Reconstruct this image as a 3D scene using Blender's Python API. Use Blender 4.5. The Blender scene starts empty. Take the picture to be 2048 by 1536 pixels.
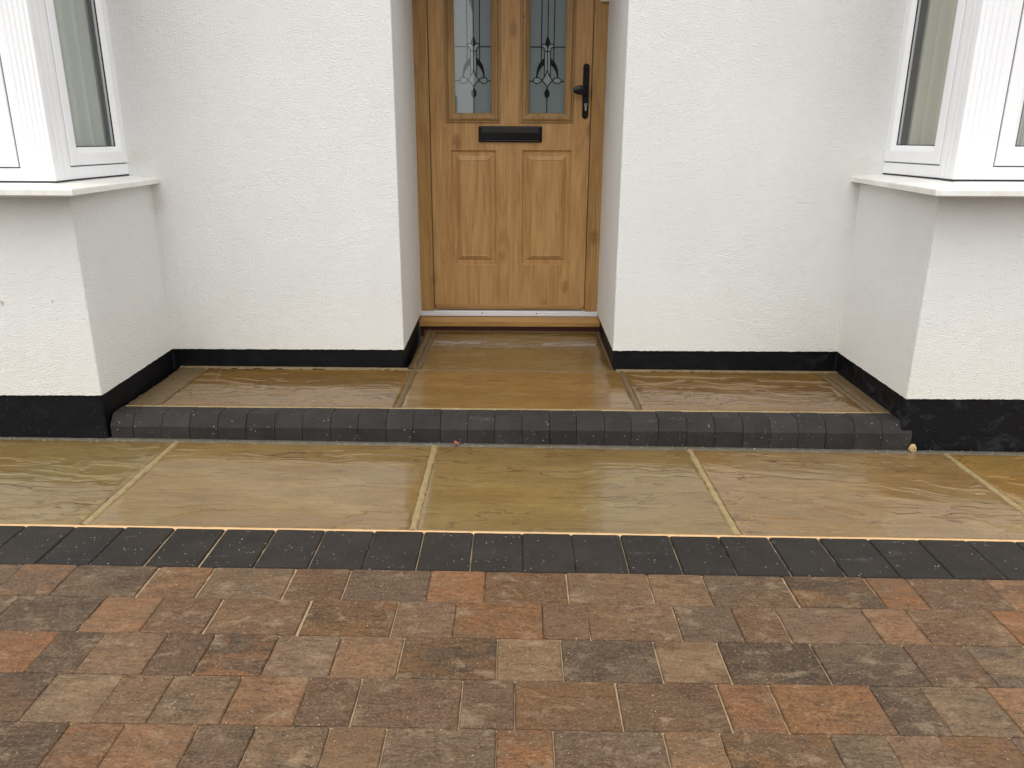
import bpy, bmesh, math, random
import numpy as np
from mathutils import Vector, Matrix

sc = bpy.context.scene
C = sc.collection
rng = random.Random(7)

# ------------------------------------------------------------------ camera
cam = bpy.data.objects.new('camera', bpy.data.cameras.new('camera'))
C.objects.link(cam)
cam.data.sensor_fit = 'HORIZONTAL'
cam.data.sensor_width = 36.0
cam.data.lens = 27.274
cam.data.clip_start = 0.05
cam.data.clip_end = 400
PITCH, YAW, ROLL = 0.3060, 0.0033, 0.0053
fw = Vector((math.sin(YAW)*math.cos(PITCH), math.cos(YAW)*math.cos(PITCH), -math.sin(PITCH)))
r0 = Vector((math.cos(YAW), -math.sin(YAW), 0.0))
u0 = r0.cross(fw)
rt = r0*math.cos(ROLL) + u0*math.sin(ROLL)
up = -r0*math.sin(ROLL) + u0*math.cos(ROLL)
M = Matrix.Identity(4)
for i in range(3):
    M[i][0] = rt[i]; M[i][1] = up[i]; M[i][2] = -fw[i]
M[0][3], M[1][3], M[2][3] = 0.0, 0.0, 1.059
cam.matrix_world = M
sc.camera = cam

# ------------------------------------------------------------------ sky, sun, exposure
SUN_EL, SUN_AZ = math.radians(62), math.radians(190)      # overcast: soft light from behind the camera
w = bpy.data.worlds.new('World'); sc.world = w
w.use_nodes = True
nt = w.node_tree
for n in list(nt.nodes): nt.nodes.remove(n)
N = nt.nodes.new
out = N('ShaderNodeOutputWorld'); bg = N('ShaderNodeBackground')
sky = N('ShaderNodeTexSky'); sky.sky_type = 'NISHITA'; sky.sun_disc = False
sky.sun_elevation = SUN_EL; sky.sun_rotation = SUN_AZ
hs = N('ShaderNodeHueSaturation'); hs.inputs['Saturation'].default_value = 0.10
mx = N('ShaderNodeMix'); mx.data_type = 'RGBA'; mx.inputs['Factor'].default_value = 0.72
mx.inputs['Factor'].default_value = 0.80
# the cloud layer of an overcast day: about three times brighter overhead than at the horizon
tcw = N('ShaderNodeTexCoord'); spw = N('ShaderNodeSeparateXYZ'); nt.links.new(tcw.outputs['Generated'], spw.inputs[0])
rw = N('ShaderNodeMapRange'); rw.inputs['From Min'].default_value = 0.0; rw.inputs['From Max'].default_value = 1.0
rw.inputs['To Min'].default_value = 0.0; rw.inputs['To Max'].default_value = 1.0; nt.links.new(spw.outputs[2], rw.inputs['Value'])
cl = N('ShaderNodeMix'); cl.data_type = 'RGBA'; nt.links.new(rw.outputs[0], cl.inputs['Factor'])
cl.inputs[6].default_value = (9.6, 9.6, 9.55, 1); cl.inputs[7].default_value = (14.6, 14.6, 14.4, 1)
nt.links.new(cl.outputs[2], mx.inputs[7])
nt.links.new(sky.outputs[0], hs.inputs['Color'])
nt.links.new(hs.outputs[0], mx.inputs[6])
nt.links.new(mx.outputs[2], bg.inputs['Color'])
bg.inputs['Strength'].default_value = 0.115
nt.links.new(bg.outputs[0], out.inputs[0])
sl = bpy.data.lights.new('sun', 'SUN'); sl.energy = 0.55; sl.angle = math.radians(35); sl.color = (1, .985, .955)
sun = bpy.data.objects.new('sun', sl); C.objects.link(sun)
sd = Vector((math.sin(SUN_AZ)*math.cos(SUN_EL), math.cos(SUN_AZ)*math.cos(SUN_EL), math.sin(SUN_EL)))
sun.rotation_euler = sd.to_track_quat('Z', 'Y').to_euler()
sun.location = (-3, -6, 9)
sc.view_settings.view_transform = 'Standard'
sc.view_settings.look = 'None'
sc.view_settings.gamma = 1
sc.view_settings.use_curve_mapping = False
sc.view_settings.exposure = 0.59

# ------------------------------------------------------------------ noise
def _hash(ix, iy, iz, seed):
    h = (ix.astype(np.int64)*374761393 + iy.astype(np.int64)*668265263 + iz.astype(np.int64)*2147483647 + seed*974634777) & 0xffffffff
    h = ((h ^ (h >> 13))*1274126177) & 0xffffffff
    h = ((h ^ (h >> 15))*2246822519) & 0xffffffff
    return ((h ^ (h >> 16)) & 0xffff)/65535.0*2-1
def vnoise(x, y, z=None, seed=0):
    x = np.asarray(x, float); y = np.asarray(y, float)
    z = np.zeros_like(x) if z is None else np.asarray(z, float)
    x0, y0, z0 = np.floor(x), np.floor(y), np.floor(z)
    fx, fy, fz = x-x0, y-y0, z-z0
    fx = fx*fx*fx*(fx*(fx*6-15)+10); fy = fy*fy*fy*(fy*(fy*6-15)+10); fz = fz*fz*(3-2*fz)
    o = 0
    for dz in (0, 1):
        wz = fz if dz else 1-fz
        if dz and not np.any(fz): continue
        for dx in (0, 1):
            for dy in (0, 1):
                o = o + _hash(x0+dx, y0+dy, z0+dz, seed)*(fx if dx else 1-fx)*(fy if dy else 1-fy)*wz
    return o
def fbm(x, y, z=None, seed=0, octaves=4, gain=.5):
    a, s, t = 1.0, 0, 0
    for k in range(octaves):
        s = s + a*vnoise(x*2**k, y*2**k, None if z is None else z*2**k, seed+k*17); t += a; a *= gain
    return s/t

# ------------------------------------------------------------------ mesh helpers
def link(name, me, mat=None, parent=None, smooth=False):
    o = bpy.data.objects.new(name, me); C.objects.link(o)
    if mat: me.materials.append(mat) if not me.materials else None
    if parent: o.parent = parent
    if smooth:
        me.polygons.foreach_set('use_smooth', [True]*len(me.polygons))
    return o
def obj(name, V, F, mat, parent=None, smooth=False, fix=False):
    me = bpy.data.meshes.new(name)
    me.from_pydata([tuple(v) for v in V], [], [tuple(f) for f in F])
    me.materials.append(mat)
    if fix:
        bm = bmesh.new(); bm.from_mesh(me)
        bmesh.ops.recalc_face_normals(bm, faces=bm.faces); bm.to_mesh(me); bm.free()
    return link(name, me, None, parent, smooth)
def grid_obj(name, P, mat, parent=None, smooth=True, keep=None):
    """P: (n,m,3) array of points"""
    n, m = P.shape[:2]
    idx = np.arange(n*m).reshape(n, m)
    a, b, c, d = idx[:-1, :-1], idx[1:, :-1], idx[1:, 1:], idx[:-1, 1:]
    Q = np.stack([a, b, c, d], -1).reshape(-1, 4)
    if keep is not None: Q = Q[keep.reshape(-1)]
    me = bpy.data.meshes.new(name)
    me.vertices.add(n*m); me.vertices.foreach_set('co', P.reshape(-1).astype(np.float32))
    me.loops.add(Q.size); me.loops.foreach_set('vertex_index', Q.reshape(-1).astype(np.int32))
    me.polygons.add(len(Q)); me.polygons.foreach_set('loop_start', np.arange(0, Q.size, 4, dtype=np.int32))
    me.update(calc_edges=True); me.validate()
    me.materials.append(mat)
    return link(name, me, None, parent, smooth)
class MB:
    def __init__(s): s.V = []; s.F = []
    def box(s, x0, x1, y0, y1, z0, z1):
        b = len(s.V)
        s.V += [(x, y, z) for z in (z0, z1) for y in (y0, y1) for x in (x0, x1)]
        s.F += [tuple(b+i for i in f) for f in ((0, 2, 3, 1), (4, 5, 7, 6), (0, 1, 5, 4), (2, 6, 7, 3), (0, 4, 6, 2), (1, 3, 7, 5))]
        return s
    def add(s, V, F):
        b = len(s.V); s.V += list(V); s.F += [tuple(b+i for i in f) for f in F]; return s
    def build(s, name, mat, parent=None, bevel=0, seg=2, smooth=False):
        me = bpy.data.meshes.new(name)
        me.from_pydata(s.V, [], s.F); me.materials.append(mat)
        bm = bmesh.new(); bm.from_mesh(me)
        bmesh.ops.recalc_face_normals(bm, faces=bm.faces)
        if bevel: bmesh.ops.bevel(bm, geom=list(bm.edges), offset=bevel, segments=seg, profile=.5, affect='EDGES', clamp_overlap=True)
        bm.to_mesh(me); bm.free()
        return link(name, me, None, parent, smooth)
def frame_ring(P, rect, profile, closed=False):
    """mitred rectangular ring. P(s,z,out)->xyz, rect=(s0,s1,z0,z1), profile=[(inset,out)...]"""
    s0, s1, z0, z1 = rect; V = []; F = []
    for ins, o in profile:
        for s, z in ((s0+ins, z0+ins), (s1-ins, z0+ins), (s1-ins, z1-ins), (s0+ins, z1-ins)):
            V.append(P(s, z, o))
    n = len(profile)
    for i in range(n-1):
        for k in range(4):
            F.append((4*i+k, 4*i+(k+1) % 4, 4*i+4+(k+1) % 4, 4*i+4+k))
    if closed: F.append(tuple(4*(n-1)+k for k in range(4)))
    return V, F
def ring_obj(name, P, rect, profile, mat, parent, closed=False):
    V, F = frame_ring(P, rect, profile, closed)
    return obj(name, V, F, mat, parent, fix=True)
def tag(o, label=None, cat=None, group=None, kind=None):
    if label: o['label'] = label
    if cat: o['category'] = cat
    if group: o['group'] = group
    if kind: o['kind'] = kind
    return o

# ------------------------------------------------------------------ materials
class Mat:
    def __init__(s, name):
        s.m = bpy.data.materials.new(name); s.m.use_nodes = True
        s.t = s.m.node_tree; s.b = s.t.nodes['Principled BSDF']
        s.tc = s.t.nodes.new('ShaderNodeTexCoord')
    def n(s, typ, **kw):
        nd = s.t.nodes.new(typ)
        for k, v in kw.items():
            if k in ('ins',):
                for a, b in v.items(): s.set(nd, a, b)
            else: setattr(nd, k, v)
        return nd
    def set(s, nd, a, b):
        if isinstance(b, bpy.types.NodeSocket): s.t.links.new(b, nd.inputs[a])
        else: nd.inputs[a].default_value = b
    def coords(s, scale=(1, 1, 1), use='Object', rnd=0.0, rot=(0, 0, 0)):
        src = s.tc.outputs[use]
        if rnd:
            oi = s.n('ShaderNodeObjectInfo')
            mm = s.n('ShaderNodeVectorMath', operation='SCALE'); cb = s.n('ShaderNodeCombineXYZ')
            for k in range(3): s.t.links.new(oi.outputs['Random'], cb.inputs[k])
            s.t.links.new(cb.outputs[0], mm.inputs[0]); mm.inputs['Scale'].default_value = rnd
            ad = s.n('ShaderNodeVectorMath', operation='ADD')
            s.t.links.new(src, ad.inputs[0]); s.t.links.new(mm.outputs[0], ad.inputs[1]); src = ad.outputs[0]
        mp = s.n('ShaderNodeMapping'); mp.inputs['Scale'].default_value = scale; mp.inputs['Rotation'].default_value = rot
        s.t.links.new(src, mp.inputs[0]); return mp.outputs[0]
    def noise(s, vec, scale, detail=4, rough=.55, dist=0.0):
        nd = s.n('ShaderNodeTexNoise'); s.t.links.new(vec, nd.inputs['Vector'])
        nd.inputs['Scale'].default_value = scale; nd.inputs['Detail'].default_value = detail
        nd.inputs['Roughness'].default_value = rough; nd.inputs['Distortion'].default_value = dist
        return nd.outputs[0]
    def vor(s, vec, scale, feature='F1'):
        nd = s.n('ShaderNodeTexVoronoi', feature=feature); s.t.links.new(vec, nd.inputs['Vector'])
        nd.inputs['Scale'].default_value = scale; return nd
    def ramp(s, fac, stops, interp='LINEAR'):
        r = s.n('ShaderNodeValToRGB'); r.color_ramp.interpolation = interp
        e = r.color_ramp.elements
        while len(e) < len(stops): e.new(.5)
        for el, (p, c) in zip(e, stops):
            el.position = p; el.color = (c, c, c, 1) if isinstance(c, (int, float)) else (*c, 1)
        s.t.links.new(fac, r.inputs[0]); return r.outputs[0]
    def mix(s, f, a, b, mode='MIX'):
        m = s.n('ShaderNodeMix', data_type='RGBA', blend_type=mode)
        for k, v in ((0, f), (6, a), (7, b)):
            if isinstance(v, bpy.types.NodeSocket): s.t.links.new(v, m.inputs[k])
            elif isinstance(v, (int, float)): m.inputs[k].default_value = v if k == 0 else (v, v, v, 1)
            else: m.inputs[k].default_value = (*v, 1)
        return m.outputs[2]
    def math(s, op, a, b=0.0, clamp=False):
        m = s.n('ShaderNodeMath', operation=op, use_clamp=clamp)
        for k, v in ((0, a), (1, b)):
            if isinstance(v, bpy.types.NodeSocket): s.t.links.new(v, m.inputs[k])
            else: m.inputs[k].default_value = v
        return m.outputs[0]
    def bump(s, h, dist, strength=1.0, prev=None):
        b = s.n('ShaderNodeBump'); s.t.links.new(h, b.inputs['Height'])
        b.inputs['Distance'].default_value = dist; b.inputs['Strength'].default_value = strength
        if prev: s.t.links.new(prev, b.inputs['Normal'])
        return b.outputs[0]
    def out(s, color=None, rough=None, normal=None, **kw):
        for k, v in (('Base Color', color), ('Roughness', rough), ('Normal', normal), *[(a.replace('_', ' '), b) for a, b in kw.items()]):
            if v is None: continue
            if isinstance(v, bpy.types.NodeSocket): s.t.links.new(v, s.b.inputs[k])
            else: s.b.inputs[k].default_value = (*v, 1) if isinstance(v, tuple) and len(v) == 3 else v
        return s.m

def m_render():
    m = Mat('white_textured_render')
    a = m.coords((1, 1, 2.1)); w1 = m.noise(a, 135, 3, .6, .4)
    b = m.coords((1, 1, 1.8)); v = m.vor(b, 210, 'SMOOTH_F1').outputs[0]
    big = m.noise(m.coords((1, 1, .6)), 2.2, 4, .6)
    h = m.math('ADD', m.math('MULTIPLY', w1, 1.0), m.math('MULTIPLY', v, .35))
    col = m.mix(m.ramp(big, [(.35, 0), (.68, 1)]), (.87, .868, .858), (.83, .827, .812))
    # splash dirt: creamy tinge in the lowest hand's breadth, with a ragged top
    sep = m.n('ShaderNodeSeparateXYZ'); m.t.links.new(m.tc.outputs['Object'], sep.inputs[0])
    zz = m.math('ADD', sep.outputs[2], m.math('MULTIPLY', m.noise(m.coords((1, 1, 1)), 7, 4), .28))
    low = m.ramp(zz, [(.30, 1), (.62, 0)])
    col = m.mix(m.math('MULTIPLY', low, .55), col, (.84, .805, .71))
    pit = m.ramp(m.noise(m.coords(), 260, 2, .5), [(.22, .0), (.31, 1)])
    col = m.mix(m.math('MULTIPLY', m.math('SUBTRACT', 1.0, pit), .35), col, (.45, .44, .40))
    dots = m.vor(m.coords(), 9).outputs[0]
    dt = m.ramp(dots, [(.012, 1), (.028, 0)])
    col = m.mix(m.math('MULTIPLY', dt, .55), col, (.28, .22, .15))
    for (x, y, z), r_, c_ in (((-1.563, 2.615, .521), .0055, (.50, .36, .26)), ((-1.736, 2.615, .515), .010, (.48, .36, .27)),
                              ((-1.44, 3.258, .80), .05, (.62, .57, .48)), ((1.43, 3.258, .95), .06, (.70, .66, .52)), ((-1.50, 3.258, .99), .05, (.68, .62, .50))):
        vm = m.n('ShaderNodeVectorMath', operation='DISTANCE'); m.t.links.new(m.coords((1, 1, 1)), vm.inputs[0])
        vm.inputs[1].default_value = (x, y, z)
        dd_ = m.math('ADD', vm.outputs['Value'], m.math('MULTIPLY', m.noise(m.coords(), 80, 4, .7), r_*1.6))
        col = m.mix(m.ramp(m.math('DIVIDE', dd_, r_*3), [(.36, .75 if r_ < .02 else .30), (.66, 0)]), col, c_)
    return m.out(col, .85, m.bump(h, .0064, 1.0), Specular_IOR_Level=.25)
def m_plinth():
    m = Mat('black_bitumen_paint')
    n1 = m.noise(m.coords((1, 1, 1.6)), 14, 5, .6, .8)
    patch = m.ramp(n1, [(.52, 0), (.64, 1)])
    sx = m.n('ShaderNodeSeparateXYZ'); m.t.links.new(m.tc.outputs['Object'], sx.inputs[0])
    patch = m.math('MULTIPLY', patch, m.ramp(m.math('MULTIPLY', sx.outputs[0], .5), [(.62, .18), (.70, 1)]))
    col = m.mix(m.math('MULTIPLY', patch, .75), (.0035, .0038, .005), (.022, .024, .030))
    sp = m.vor(m.coords(), 75).outputs[0]
    col = m.mix(m.math('MULTIPLY', m.ramp(sp, [(.045, 1), (.075, 0)]), m.ramp(m.noise(m.coords(), 11, 3), [(.46, 0), (.60, .9)])), col, (.35, .34, .33))
    return m.out(col, m.ramp(n1, [(.3, .40), (.7, .6)]), m.bump(m.noise(m.coords(), 70, 4, .6), .004, .6), Specular_IOR_Level=.18)
def m_stone():
    m = Mat('wet_riven_sandstone')
    oi = m.n('ShaderNodeObjectInfo')
    c = m.coords((1.2, 3.2, 3), rnd=37)
    n1 = m.noise(c, 2.4, 7, .66, .25)
    n2 = m.noise(m.coords((3, 16, 5), rnd=11), 5.5, 5, .7, .1)
    n3 = m.noise(m.coords((1, 1, 1), rnd=19), 2.4, 3)
    col = m.ramp(n1, [(.30, (.180, .104, .028)), (.48, (.215, .134, .040)), (.62, (.248, .162, .054)), (.78, (.275, .190, .072))])
    cr = m.n('ShaderNodeAttribute', attribute_type='GEOMETRY', attribute_name='crack')
    col = m.mix(m.ramp(n2, [(.50, 0), (.68, .45)]), col, (.135, .075, .022))
    col = m.mix(m.ramp(n3, [(.5, 0), (.72, .35)]), col, (.20, .185, .10))
    st = m.noise(m.coords((1.6, 22, 5), rnd=71), 4.0, 5, .72)
    col = m.mix(m.ramp(st, [(.32, .5), (.48, 0)]), col, (.115, .066, .022))
    col = m.mix(m.ramp(st, [(.54, 0), (.72, .40)]), col, (.32, .235, .125))
    lam = m.noise(m.coords((1.0, 4.2, 3), rnd=91), 2.3, 9, .60, .10)
    lf = m.math('FLOOR', m.math('MULTIPLY', lam, 34.0)); lh = m.math('MULTIPLY', lf, 1/34.0)
    lfr = m.math('FRACT', m.math('MULTIPLY', lam, 34.0))
    lip = m.math('MULTIPLY', m.ramp(lfr, [(.78, 0), (.95, 1)]), m.ramp(m.noise(m.coords((1, 2, 1), rnd=31), 7, 4, .7), [(.44, 0), (.56, .8)]))
    col = m.mix(lip, col, (.085, .046, .015))
    fine = m.noise(m.coords((1, 2.2, 1), rnd=5), 190, 3, .7)
    col = m.mix(m.ramp(fine, [(.25, .30), (.55, 0)]), col, (.10, .06, .022))
    col = m.mix(m.math('MULTIPLY', cr.outputs['Fac'], .85), col, (.085, .045, .014))
    lm = m.n('ShaderNodeAttribute', attribute_type='GEOMETRY', attribute_name='layer')
    col = m.mix(m.math('MULTIPLY', lm.outputs['Fac'], .40), col, (.150, .085, .026))
    col = m.mix(1.0, col, oi.outputs['Color'], 'MULTIPLY')
    wet = m.noise(m.coords((1, 2, 1), rnd=23), 5.5, 4, .6)
    rough = m.ramp(wet, [(.36, .015), (.56, .035), (.72, .09)])
    bn = m.bump(m.noise(m.coords((1, 3.2, 1), rnd=3), 85, 4, .6), .0012, .45)
    bn = m.bump(m.noise(m.coords((1, 6, 1), rnd=8), 9, 5, .62, .5), .003, .35, bn)
    cn = m.bump(m.noise(m.coords((1, 3, 1), rnd=8), 30, 4, .6, .3), .0004, .4)
    bn = m.bump(lh, .034, .6, bn); cn = m.bump(lh, .030, .6, cn)
    cn = m.bump(m.noise(m.coords(rnd=4), 260, 3, .75), .00012, .5, cn)
    dry = m.noise(m.coords((1, 2.6, 1), rnd=47), 4.5, 6, .68, .2)
    cw = m.ramp(dry, [(.52, 1.0), (.62, .8), (.72, .6)])
    m.b.inputs['Coat IOR'].default_value = 1.70
    return m.out(col, .55, bn, Coat_Weight=cw, Coat_Roughness=rough, Coat_Normal=cn, Specular_IOR_Level=.2)
def m_mortar(name, a, b, wet=.25, fine=240):
    m = Mat(name)
    n1 = m.noise(m.coords(), 26, 5, .65); n2 = m.noise(m.coords(), fine, 3, .7)
    col = m.mix(m.ramp(n1, [(.35, 0), (.65, 1)]), a, b)
    col = m.mix(m.ramp(n2, [(.28, .5), (.5, 0)]), col, tuple(k*.45 for k in a))
    return m.out(col, .75, m.bump(m.noise(m.coords(), 190, 4, .7), .003, .8), Coat_Weight=wet, Coat_Roughness=.25)
def m_block(name, charcoal=False):
    m = Mat(name)
    oi = m.n('ShaderNodeObjectInfo')
    sp_ = m.vor(m.coords(rnd=61), 78); spd = sp_.outputs[0]
    if charcoal:
        n1 = m.noise(m.coords((1, 1, 1), rnd=43), 9, 5, .6)
        col = m.mix(m.ramp(n1, [(.4, 0), (.7, 1)]), (.0210, .0175, .0150), (.034, .0285, .0245))
        col = m.mix(1.0, col, oi.outputs['Color'], 'MULTIPLY')
        f = m.noise(m.coords(rnd=13), 420, 3, .7)
        col = m.mix(m.ramp(f, [(.52, 0), (.7, .5)]), col, (.085, .077, .072))
        scuff = m.math('MULTIPLY', m.ramp(m.noise(m.coords((1.2, 5, 2), rnd=3), 7, 5, .7), [(.60, 0), (.74, .28)]), m.ramp(m.noise(m.coords(rnd=9), 120, 3), [(.4, 0), (.6, 1)]))
        col = m.mix(scuff, col, (.25, .24, .235))
        wsp = m.math('MULTIPLY', m.ramp(spd, [(.11, 1), (.16, 0)]), m.ramp(m.noise(m.coords(rnd=77), 33, 3, .7), [(.52, 0), (.62, .8)]))
        col = m.mix(wsp, col, (.55, .53, .50))
        h = m.noise(m.coords(rnd=2), 330, 4, .75)
        return m.out(col, .68, m.bump(h, .0026, 1.0), Specular_IOR_Level=.25)
    acc = m.n('ShaderNodeAttribute', attribute_type='OBJECT', attribute_name='accent')
    n1 = m.noise(m.coords((1, 1.9, 1), rnd=43), 7.5, 5, .68, .5)
    col = m.mix(m.ramp(n1, [(.40, 0), (.62, .9)]), oi.outputs['Color'], acc.outputs['Color'])
    n2 = m.noise(m.coords((1, 3.2, 1), rnd=17), 34, 5, .7, .3)
    col = m.mix(m.ramp(n2, [(.36, .65), (.54, 0)]), col, m.mix(1.0, col, (.38, .36, .34), 'MULTIPLY'))
    n5 = m.noise(m.coords((1, 2.4, 1), rnd=53), 4.2, 4, .6, .6)
    col = m.mix(m.ramp(n5, [(.36, .55), (.50, 0)]), col, (.105, .072, .046))
    n4 = m.noise(m.coords((1, 1.5, 1), rnd=29), 15, 4, .65, .4)
    col = m.mix(m.ramp(n4, [(.55, 0), (.72, .5)]), col, (.31, .245, .18))
    n3 = m.noise(m.coords((1, 1.3, 1), rnd=7), 165, 4, .8)
    col = m.mix(m.ramp(n3, [(.34, .72), (.48, 0)]), col, m.mix(1.0, col, (.26, .24, .22), 'MULTIPLY'))
    col = m.mix(m.ramp(n3, [(.54, 0), (.70, .5)]), col, (.34, .27, .20))
    wsp = m.math('MULTIPLY', m.ramp(spd, [(.07, 1), (.12, 0)]), m.ramp(m.noise(m.coords(rnd=77), 33, 3, .7), [(.52, 0), (.60, .8)]))
    col = m.mix(wsp, col, (.60, .53, .43))
    h = m.math('ADD', n3, m.math('MULTIPLY', n2, 1.2))
    col = m.mix(1.0, col, (1.08, .98, .84), 'MULTIPLY')
    return m.out(col, m.ramp(n4, [(.35, .48), (.65, .72)]), m.bump(h, .0020, .9), Specular_IOR_Level=.30)
def m_sand(name, a, b):
    m = Mat(name)
    n1 = m.noise(m.coords(), 40, 4, .6); n2 = m.noise(m.coords(), 600, 3, .8)
    col = m.mix(n1, a, b); col = m.mix(m.ramp(n2, [(.3, .5), (.5, 0)]), col, tuple(k*.4 for k in a))
    return m.out(col, .9, m.bump(n2, .003, .7))
def m_oak(name, mul=(1, 1, 1), rot=0):
    m = Mat(name)
    R = (0, 0, 0)
    sc1 = (1, 1, .035) if not rot else (.035, 1, 1)
    g1 = m.noise(m.coords(sc1, 'Object'), 150, 4, .6, .15)
    g2 = m.noise(m.coords((1, 1, .09) if not rot else (.09, 1, 1)), 26, 5, .62, 1.1)
    g3 = m.noise(m.coords((1, 1, .012) if not rot else (.012, 1, 1)), 420, 2, .5)
    col = m.ramp(g2, [(.30, (.37, .190, .062)), (.46, (.47, .262, .095)), (.60, (.53, .31, .12)), (.74, (.57, .345, .145))])
    col = m.mix(m.ramp(g1, [(.34, .42), (.53, 0)]), col, (.27, .128, .043))
    col = m.mix(m.ramp(g3, [(.36, .20), (.48, 0)]), col, (.20, .09, .03))
    # knots: small dark cores with swirls
    kn = m.vor(m.coords((1, 1, .55) if not rot else (.55, 1, 1)), 6.5)
    kd = m.math('ADD', kn.outputs[0], m.math('MULTIPLY', m.noise(m.coords((1, 1, .4)), 45, 3, .6, .8), .16))
    col = m.mix(m.ramp(kd, [(.155, .62), (.27, 0)]), col, (.20, .085, .028))
    cross = m.noise(m.coords((.05, 1, 1)), 170, 3, .6)
    col = m.mix(m.ramp(cross, [(.52, 0), (.70, .16)]), col, (.56, .36, .18))
    col = m.mix(1.0, col, mul, 'MULTIPLY')
    return m.out(col, .42, m.bump(g1, .0006, .5), Specular_IOR_Level=.4)
def m_plain(name, col, rough, **kw):
    m = Mat(name)
    n = m.noise(m.coords(), 30, 3)
    c = m.mix(m.ramp(n, [(.3, 0), (.7, .12)]), col, tuple(k*.8 for k in col))
    return m.out(c, rough, m.bump(m.noise(m.coords(), 90, 2), .0003, .15), **kw)
def m_clear(name, k=0.10, tint=(.93, .96, .95), mul=1.6):
    m = Mat(name); t = m.t
    t.nodes.remove(m.b)
    tr = t.nodes.new('ShaderNodeBsdfTransparent'); tr.inputs[0].default_value = (*tint, 1)
    gl = t.nodes.new('ShaderNodeBsdfGlossy'); gl.inputs['Roughness'].default_value = .015
    # Schlick reflectance from the unsigned angle, so both sides of the thin pane behave alike
    ge = t.nodes.new('ShaderNodeNewGeometry'); dt = t.nodes.new('ShaderNodeVectorMath'); dt.operation = 'DOT_PRODUCT'
    t.links.new(ge.outputs['Normal'], dt.inputs[0]); t.links.new(ge.outputs['Incoming'], dt.inputs[1])
    c_ = m.math('SUBTRACT', 1.0, m.math('ABSOLUTE', dt.outputs['Value']), True)
    lw = m.t.nodes.new('ShaderNodeMath'); lw.operation = 'MULTIPLY_ADD'
    t.links.new(m.math('POWER', c_, 5.0), lw.inputs[0]); lw.inputs[1].default_value = .96; lw.inputs[2].default_value = .04
    ad = t.nodes.new('ShaderNodeMath'); ad.operation = 'MULTIPLY_ADD'
    t.links.new(lw.outputs[0], ad.inputs[0]); ad.inputs[1].default_value = mul; ad.inputs[2].default_value = k
    ad.use_clamp = True
    ms = t.nodes.new('ShaderNodeMixShader')
    t.links.new(ad.outputs[0], ms.inputs[0]); t.links.new(tr.outputs[0], ms.inputs[1]); t.links.new(gl.outputs[0], ms.inputs[2])
    nb = m.bump(m.noise(m.coords(), 3.0, 2), .0004, .2); t.links.new(nb, gl.inputs['Normal'])
    t.links.new(ms.outputs[0], t.nodes['Material Output'].inputs[0])
    return m.m
def m_upvc():
    m = Mat('white_upvc')
    n = m.noise(m.coords((1, 1, .3)), 9, 4, .6)
    c = m.mix(m.ramp(n, [(.4, 0), (.75, .35)]), (.86, .865, .89), (.76, .755, .74))
    return m.out(c, .28, m.bump(m.noise(m.coords(), 14, 2), .0006, .2), Coat_Weight=.15, Coat_Roughness=.15)
def m_sill():
    m = Mat('weathered_white_upvc')
    n = m.noise(m.coords((1, .4, 1)), 12, 5, .65)
    c = m.mix(m.ramp(n, [(.42, 0), (.72, .8)]), (.82, .815, .79), (.63, .58, .50))
    return m.out(c, .4, m.bump(m.noise(m.coords(), 30, 3), .0006, .3))

RENDER, PLINTH, STONE = m_render(), m_plinth(), m_stone()
MORTAR = m_mortar('buff_pointing_mortar', (.35, .265, .125), (.24, .165, .065), .35)
MORTAR_WET = m_mortar('wet_brown_mortar', (.098, .060, .020), (.135, .088, .036), .3)
MORTAR_GREY = m_mortar('grey_bedding_mortar', (.115, .10, .072), (.080, .066, .045), .3)
BLOCK, CHAR = m_block('mottled_brown_paver'), m_block('charcoal_paver', True)
MORTAR_EDGE = m_mortar('brown_edge_mortar', (.15, .105, .05), (.20, .145, .07), .12)
SAND = m_sand('pale_joint_sand', (.56, .41, .25), (.34, .24, .14))
SAND_OR = m_sand('fresh_orange_sand', (.80, .53, .27), (.62, .38, .18))
OAK = m_oak('golden_oak_foil'); OAK_D = m_oak('weathered_oak_frame', (.80, .80, .72))
OAK_C = m_oak('olive_oak_trim', (.72, .76, .78)); OAK_H = m_oak('oak_sill_board', (.80, .76, .62), 1)
UPVC, SILL = m_upvc(), m_sill()
BLACK = m_plain('gloss_black', (.003, .003, .0035), .25, Specular_IOR_Level=.35)
GAP = m_plain('black_gasket', (.008, .008, .009), .6)
LEAD = m_plain('dark_lead', (.003, .004, .005), .6, Specular_IOR_Level=.1)
ALU = m_plain('brushed_aluminium', (.80, .79, .80), .38, Metallic=.35)
NICKEL = m_plain('nickel_cylinder', (.42, .40, .38), .3, Metallic=.6)
RED = m_plain('dark_red_paint', (.085, .010, .008), .5)
CREAM = m_plain('cream_plastic', (.68, .66, .52), .4)
FROST = m_plain('grey_obscure_glass', (.245, .285, .298), .22, Specular_IOR_Level=.5)
FROST_L = m_plain('pale_obscure_glass', (.34, .38, .375), .30)
GLASS_D = m_clear('door_glass', .0, mul=2.2)
GLASS_W = m_clear('window_glass', .0, (.97, .98, .975), 1.3)
SPACER = m_plain('spacer_bar', (.36, .37, .38), .4)
INNER = m_plain('dim_room_plaster', (.16, .165, .165), .8)
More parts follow.
